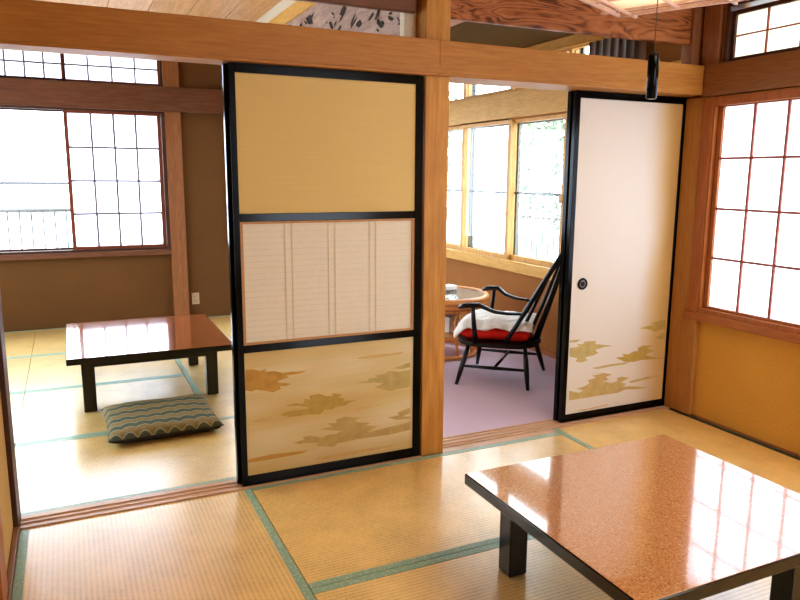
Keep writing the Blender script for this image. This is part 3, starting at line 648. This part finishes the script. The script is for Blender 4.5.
# ------------------------------------------------------------------ floor cushion
def pillow_mesh(w, d, h, pin, mtop, mside, nseg=28, seed=0):
    mb = MB(); it, is_ = mb.mi(mtop), mb.mi(mside); g = {}
    rnd = random.Random(seed)
    for s in (1, -1):
        for i in range(nseg + 1):
            for j in range(nseg + 1):
                u, v = i / nseg * 2 - 1, j / nseg * 2 - 1
                if s == -1 and (abs(u) == 1 or abs(v) == 1): g[(s, i, j)] = g[(1, i, j)]; continue
                e = ((1 - abs(u) ** 5) * (1 - abs(v) ** 5)) ** .38
                px = u * w / 2 * (1 - pin * (1 - v * v) * abs(u)); py = v * d / 2 * (1 - pin * (1 - u * u) * abs(v))
                z = h * .45 + s * h * .5 * e * (1 + .08 * math.sin(5 * u + seed) * math.cos(4 * v))
                if s == -1: z = max(z, 0)
                g[(s, i, j)] = mb.bm.verts.new((px, py, z))
        for i in range(nseg):
            for j in range(nseg):
                q = (g[(s, i, j)], g[(s, i + 1, j)], g[(s, i + 1, j + 1)], g[(s, i, j + 1)])
                f = mb.bm.faces.new(q); f.smooth = True; f.material_index = it if s == 1 else is_
    return mb
o = pillow_mesh(.565, .55, .085, .04, M['zabuton'], M['zabuton_side']).build('floor_cushion', None)
o.location = (-1.255, .975, .0015); o.rotation_euler.z = math.radians(1.0)
tag(o, 'grey-green wave-patterned floor cushion lying before the back table', 'cushion')

# ------------------------------------------------------------------ lounge chair: local f (forward) = +x, far side = +y
ang = math.atan2(.653, -.757)
# local y must point to the far side (.653,.757): rotate so that +x = (-.757,.653); then +y = (-.653,-.757) -> near side
ch = thing('lounge_chair', 'low black spindle-back armchair on mauve carpet in the veranda', 'chair', (.944, 1.018, -.004), ang)
SEAT = .285
def plate(pts, z0, z1, mb, m=None):
    i = mb.mi(m); a = [mb.bm.verts.new((x, y, z0)) for x, y in pts]; b = [mb.bm.verts.new((x, y, z1)) for x, y in pts]; n = len(pts)
    mb.bm.faces.new(a[::-1]); mb.bm.faces.new(b)
    for k in range(n): mb.bm.faces.new((a[k], a[(k + 1) % n], b[(k + 1) % n], b[k]))
pts = []
for k in range(40):
    t = 2 * PI * k / 40; c, s = math.cos(t), math.sin(t)
    pts.append((.015 + (abs(c) ** .6) * math.copysign(.27, c), (abs(s) ** .65) * math.copysign(.255 + .015 * c, s)))
mb = MB(); plate(pts, SEAT - .028, SEAT, mb)
bmesh.ops.bevel(mb.bm, geom=[e for e in mb.bm.edges if abs(e.verts[0].co.z - e.verts[1].co.z) < 1e-5], offset=.008, segments=2, affect='EDGES')
mb.build('seat', M['black_wood'], ch)
legs = [((.19, .19), (.255, .262)), ((-.17, .19), (-.205, .265)), ((-.19, -.18), (-.265, -.25)), ((.17, -.19), (.21, -.285))]
def lerp(a, b, t): return tuple(x + (y - x) * t for x, y in zip(a, b))
feet = []
for (t, b) in legs:
    A = (t[0], t[1], SEAT - .02); B_ = (b[0], b[1], 0); feet.append((A, B_))
    MB().tube([A, lerp(A, B_, .35), lerp(A, B_, .6), B_], [.012, .0165, .017, .011]).build('leg', M['black_wood'], ch)
for a, b in ((0, 1), (3, 2)):
    P, Q = lerp(*feet[a], .55), lerp(*feet[b], .55); MB().tube([P, lerp(P, Q, .5), Q], [.008, .012, .008]).build('stretcher', M['black_wood'], ch)
P, Q = lerp(lerp(*feet[0], .55), lerp(*feet[1], .55), .5), lerp(lerp(*feet[3], .55), lerp(*feet[2], .55), .5)
MB().tube([P, Q], .009).build('stretcher', M['black_wood'], ch)
# back hoop
hoop = []
def back_pt(u, s):  # u height fraction 0..1, s side
    return (-.04 - .40 * u, s, SEAT - .01 + .70 * u)
for k in range(33):
    t = PI * k / 32; s = .235 * math.cos(t); u = math.sin(t) ** .8 if 0 < t < PI else 0
    wide = .235 * (1 if abs(math.cos(t)) > .999 else 1)
    hoop.append(back_pt(u, math.copysign(abs(math.cos(t)) ** .8, math.cos(t)) * .225 if k not in (16,) else 0))
MB().tube(hoop, .015, seg=10).build('back_hoop', M['black_wood'], ch)
for k in range(8):
    s = -.168 + .048 * k; sb = s * .8
    ct = abs(s * 1.12 / .225) ** (1 / .8); u = (max(0, 1 - ct * ct)) ** .4
    top = back_pt(u, s * 1.12); base = (-.235 + 7.0 * sb * sb, sb, SEAT - .01)
    mid = lerp(base, top, .35)
    MB().tube([base, mid, top], [.009, .0115, .008], seg=8).build('spindle', M['black_wood'], ch)
def arm(sy, zf, zr):
    s = sy
    k = 0 if s > 0 else -.045
    pts = [(.235 + k, s * .325, zf - .012), (.20 + k, s * .325, zf), (.11 + k * .7, s * .315, zf + .006), (.02, s * .29, zf - .035), (-.06, s * .25, zr), (-.17, s * .205, zr - .004)]
    MB().tube(pts, [.020, .027, .025, .020, .017, .014], seg=12, ell=(1.15, .62)).build('armrest', M['black_wood'], ch)
    MB().tube([(.14, s * .235, SEAT - .01), (.145 + k * .6, s * .285, SEAT + .12), (.15 + k, s * .318, zf)], [.019, .015, .012]).build('arm_post', M['black_wood'], ch)
arm(1, .535, .485); arm(-1, .55, .50)
# cushion on the seat
pm = pillow_mesh(.46, .39, .105, .03, M['red'], M['red'], seed=2)
o = pm.build('seat_cushion', None); o.location = (.944 + .03 * -.757, 1.018 + .03 * .653, SEAT - .004 + .001); o.rotation_euler.z = ang
tag(o, 'bright red seat cushion on the black armchair', 'cushion')
# fleece throw
mb = MB(); rnd = random.Random(5); nx, ny = 40, 36; G = []
for i in range(nx + 1):
    row = []
    for j in range(ny + 1):
        u, v = i / nx * 2 - 1, j / ny * 2 - 1
        x = .045 + u * .255; y = v * .205
        z = .105 + .012 * (1 - abs(v) ** 3) * (1 - abs(u) ** 4) + .007 * math.sin(9 * u + 3 * v) + .006 * math.sin(13 * v - 4 * u) + rnd.uniform(-.003, .003)
        if u > .62: z -= (u - .62) ** 1.5 * .30; x -= (u - .62) * .04
        if abs(v) > .8: z -= (abs(v) - .8) ** 1.3 * .25
        row.append(mb.bm.verts.new((x, y + .004 * math.sin(20 * u), z)))
    G.append(row)
for i in range(nx):
    for j in range(ny): mb.bm.faces.new((G[i][j], G[i + 1][j], G[i + 1][j + 1], G[i][j + 1])).smooth = True
o = mb.build('fleece_throw', M['fleece']); md = o.modifiers.new('thick', 'SOLIDIFY'); md.thickness = .022; md.offset = 1; o.modifiers.new('sub', 'SUBSURF').render_levels = 1
o.location = (.944, 1.018, SEAT - .004); o.rotation_euler.z = ang
tag(o, 'fluffy white fleece throw laid over the red seat cushion', 'throw')

# ------------------------------------------------------------------ round rattan table
TX, TY, TZ, TR = .885, 1.80, .47, .355
rt = thing('rattan_table', 'round orange rattan table behind the black armchair', 'table', (TX, TY, -.004))
def ring(r, z, n=48): return [(r * math.cos(2 * PI * k / n), r * math.sin(2 * PI * k / n), z) for k in range(n)]
MB().tube(ring(TR, TZ - .025), .022, closed=True).tube(ring(TR - .012, TZ - .065), .018, closed=True).tube(ring(TR - .03, TZ - .10), .010, closed=True).build('top_rim', M['rattan'], rt)
MB().disc(0, 0, TZ - .03, TZ - .016, TR - .01, M['rattan_dark']).build('woven_top', None, rt)
MB().disc(0, 0, TZ - .014, TZ - .008, TR - .012, M['glass']).build('glass_top', None, rt)
MB().tube(ring(.29, .02), .016, closed=True).build('base_ring', M['rattan'], rt)
MB().tube(ring(.27, .16), .013, closed=True).disc(0, 0, .155, .165, .262).build('lower_shelf', M['rattan'], rt)
for k in range(12):
    a = 2 * PI * k / 12; c, s = math.cos(a), math.sin(a)
    MB().tube([(.29 * c, .29 * s, .02), (.27 * c, .27 * s, .16)] + ([(.25 * c, .25 * s, .28), (.30 * c, .30 * s, TZ - .09)] if k % 3 == 0 else []), .012, seg=8).build('leg' if k % 3 == 0 else 'strut', M['rattan'], rt)
o = MB().box(-.06, .06, -.045, .045, 0, .035, None, .006).build('tissue_pack', M['pale_carton']); o.location = (TX + .125, TY + .10, TZ - .012 ); o.rotation_euler.z = .3
tag(o, 'flat white pack lying on the glass of the rattan table', 'pack')
o = thing('tissue_box', 'pale box with a dark dot on the lower shelf of the rattan table', 'box', (TX + .06, TY - .03, .162), .4)
MB().box(-.06, .06, -.06, .06, 0, .12, None, .005).build('carton', M['pale_carton'], o)
MB().disc(0, 0, 0, .002, .012, M['ink'], 16).build('dot', None, o, Matrix.Translation((.01, -.0605, .085)) @ Matrix.Rotation(PI / 2, 4, 'X'))

# ------------------------------------------------------------------ pendant lamp
LX, LY, LZ, HS = .437, -.722, 2.0, .25
lp = thing('pendant_lamp', 'square wooden lattice pendant lamp with cream paper, hanging at the top edge above the table', 'lamp', (LX, LY, LZ), math.radians(26.2))
mb = MB()
for s in (-1, 1):
    for q in (HS - .05,):
        mb.box(-HS - .06, HS + .06, s * q - .006, s * q + .006, 0, .010).box(s * q - .006, s * q + .006, -HS - .06, HS + .06, .010, .020)
mb.box(-HS, HS, -.006, .006, 0, .01).box(-.006, .006, -HS, HS, .01, .02)
for s in (-1, 1): mb.box(-HS - .01, HS + .01, s * HS - .007, s * HS + .007, .0, .016).box(s * HS - .007, s * HS + .007, -HS - .01, HS + .01, 0, .016)
wl = wood('lamp_lattice_wood', (.62, .42, .34), (.78, .58, .48), 'x', .5)
mb.build('lattice', wl, lp)
MB().box(-HS + .01, HS - .01, -HS + .01, HS - .01, .022, .025).build('bottom_panel', M['shade_paper'], lp)
mb = MB()
for s in (-1, 1): mb.box(-HS, HS, s * HS - .002, s * HS + .002, .03, .17).box(s * HS - .002, s * HS + .002, -HS, HS, .03, .17)
mb.build('side_panel', M['shade_paper'], lp)
MB().box(-HS, HS, -HS, HS, .17, .185).build('top_board', wl, lp)
MB().tube([(0, 0, .18), (0, 0, .545)], .005).build('hanging_cord', M['cord'], lp)
MB().tube([(0, 0, -.20), (0, 0, .02)], .002, seg=6).build('pull_cord', M['cord'], lp)
MB().tube([(0, 0, -.372), (0, 0, -.368), (0, 0, -.215), (0, 0, -.205), (0, 0, -.20)], [.016, .021, .021, .017, .004], seg=16).build('pull_handle', M['black'], lp)

# ------------------------------------------------------------------ outdoors
struct(MB().box(-14, 16, -12, 16, -.75, -.6).build('ground', M['ground']))
def railing(name, label, p0, p1, h, z0, n):
    o = thing(name, label, 'railing', p0); d = Vector(p1) - Vector(p0)
    MB().tube([(0, 0, h), (d.x, d.y, h)], .022, seg=8).build('top_rail', M['white_paint'], o)
    MB().tube([(0, 0, z0 + .12), (d.x, d.y, z0 + .12)], .014, seg=8).build('bottom_rail', M['white_paint'], o)
    first = None
    for k in range(n):
        t = (k + .5) / n
        if first is None: first = b = MB().tube([(0, 0, z0), (0, 0, h)], .0095, seg=6).build('baluster', M['white_paint'], o)
        else: b = first.copy(); C.objects.link(b); b.parent = o
        b.location = (d.x * t, d.y * t, 0)
railing('balcony_railing', 'white balcony railing outside the clear far window', (-3.6, 4.7, 0), (.2, 4.7, 0), .985, -.6, 38)
railing('balcony_railing', 'pale railing outside the veranda windows', (2.6, 1.2, 0), (2.6, 6.4, 0), .93, -.6, 58)
for k, (x, y, s, lab) in enumerate([(4.2, 8.9, 1.25, 'pale green leafy tree outside the first veranda pane beside the pillar'), (6.2, 6.6, 1.3, 'pale green leafy tree outside the middle veranda pane'), (7.4, 4.6, 1.3, 'pale washed-out tree outside the veranda pane nearest the cream door')]):
    o = thing('tree', lab, 'tree', (x, y, -.6)); rnd = random.Random(k + 11)
    MB().tube([(0, 0, 0), (.05, .03, 1.2), (-.03, .1, 2.2)], [.13, .10, .06]).tube([(.04, .03, 1.3), (.5, .3, 2.1)], [.06, .03]).tube([(.04, .03, 1.4), (-.5, -.3, 2.2)], [.06, .03]).build('trunk', M['bark'], o)
    mb = MB()
    for q in range(1100):
        while True:
            v = Vector((rnd.uniform(-1, 1), rnd.uniform(-1, 1), rnd.uniform(-1, 1)))
            if v.length < 1: break
        c = Vector((0, 0, 2.3)) + Vector((v.x * s, v.y * s, v.z * s)); r = rnd.uniform(.05, .12)
        a = Vector((rnd.gauss(0, 1), rnd.gauss(0, 1), rnd.gauss(0, 1))).normalized(); b = a.orthogonal().normalized(); e = a.cross(b)
        mb.poly([c + b * r, c + e * r * .5, c - b * r, c - e * r * .5])
    mb.build('foliage', M['leaf'], o)

# ------------------------------------------------------------------ light
w = bpy.data.worlds.new('overcast'); bpy.context.scene.world = w; w.use_nodes = True
nt = w.node_tree; bg = nt.nodes['Background']
tc = N(nt, 'ShaderNodeTexCoord'); sx = N(nt, 'ShaderNodeSeparateXYZ'); nt.links.new(tc.outputs['Generated'], sx.inputs[0])
r = ramp(nt, [(.0, (.76, .84, .97)), (.6, (.84, .92, 1.0)), (1, (.76, .87, 1.0))])
nt.links.new(sx.outputs['Z'], r.inputs[0]); nt.links.new(r.outputs[0], bg.inputs[0]); bg.inputs[1].default_value = 7.0
def portal(loc, rot, sx_, sy_):
    l = bpy.data.lights.new('portal', 'AREA'); l.shape = 'RECTANGLE'; l.size = sx_; l.size_y = sy_; l.cycles.is_portal = True
    o = bpy.data.objects.new('window_portal', l); C.objects.link(o); o.location = loc; o.rotation_euler = rot
portal((1.64, -.93, 1.17), (0, PI / 2, 0), 1.2, 1.7)
portal((1.80, 1.9, 1.45), (0, PI / 2, 0), 1.7, 3.3)
portal((-1.7, 4.0, 1.5), (-PI / 2, 0, 0), 1.85, 1.8)
portal((.5, 4.0, 1.5), (-PI / 2, 0, 0), 1.6, 1.8)
portal((-3.15, 2.0, 1.27), (0, -PI / 2, 0), 1.7, 2.7)
portal((.7, -4.35, 1.3), (PI / 2, 0, 0), 1.25, 1.8)
def area(name, loc, rot, sx_, sy_, power, col):
    l = bpy.data.lights.new(name, 'AREA'); l.shape = 'RECTANGLE'; l.size = sx_; l.size_y = sy_; l.energy = power; l.color = col
    o = bpy.data.objects.new(name, l); C.objects.link(o); o.location = loc; o.rotation_euler = rot; return o
area('added_warm_fill', (.5, -2.2, 2.5), (0, 0, 0), 1.2, .8, 20, (1, .84, .62))  # added warm fill under the front ceiling, no fixture belongs to it
area('added_paper_backlight', (-1.225, 3.885, 1.27), (-PI / 2, 0, 0), .70, 1.10, 13, (.80, .88, 1))  # added lamp behind the far paper sash, brightens the paper and its reflections
l = bpy.data.lights.new('lamp_bulb', 'POINT'); l.energy = 3; l.color = (1, .95, .88); l.shadow_soft_size = .06
o = bpy.data.objects.new('lamp_bulb', l); C.objects.link(o); o.location = (LX, LY, LZ + .1)

# ------------------------------------------------------------------ camera (solved from the photograph's vanishing lines)
cam = bpy.data.cameras.new('camera'); co = bpy.data.objects.new('camera', cam); C.objects.link(co)
yaw, pitch, roll, f = -.438, -.1744, .0065, 706.1377
fw = Vector((-math.sin(yaw) * math.cos(pitch), math.cos(yaw) * math.cos(pitch), math.sin(pitch)))
rt_ = fw.cross(Vector((0, 0, 1))).normalized(); up = rt_.cross(fw)
c, s = math.cos(roll), math.sin(roll); R_, U_ = c * rt_ + s * up, -s * rt_ + c * up
mw = Matrix(((R_.x, U_.x, -fw.x), (R_.y, U_.y, -fw.y), (R_.z, U_.z, -fw.z))).to_4x4(); mw.translation = (-1.6335, -2.8679, 1.3308)
co.matrix_world = mw; cam.sensor_width = 36; cam.lens = f / 800 * 36; cam.clip_start = .02
bpy.context.scene.camera = co
sc = bpy.context.scene
sc.view_settings.view_transform = 'Standard'; sc.view_settings.look = 'Medium High Contrast'; sc.view_settings.exposure = 0.22; sc.view_settings.gamma = 1.0
try:
    sc.cycles.use_denoising = True; sc.cycles.max_bounces = 10; sc.cycles.diffuse_bounces = 6; sc.cycles.transparent_max_bounces = 16; sc.cycles.sample_clamp_indirect = 8
except Exception: pass
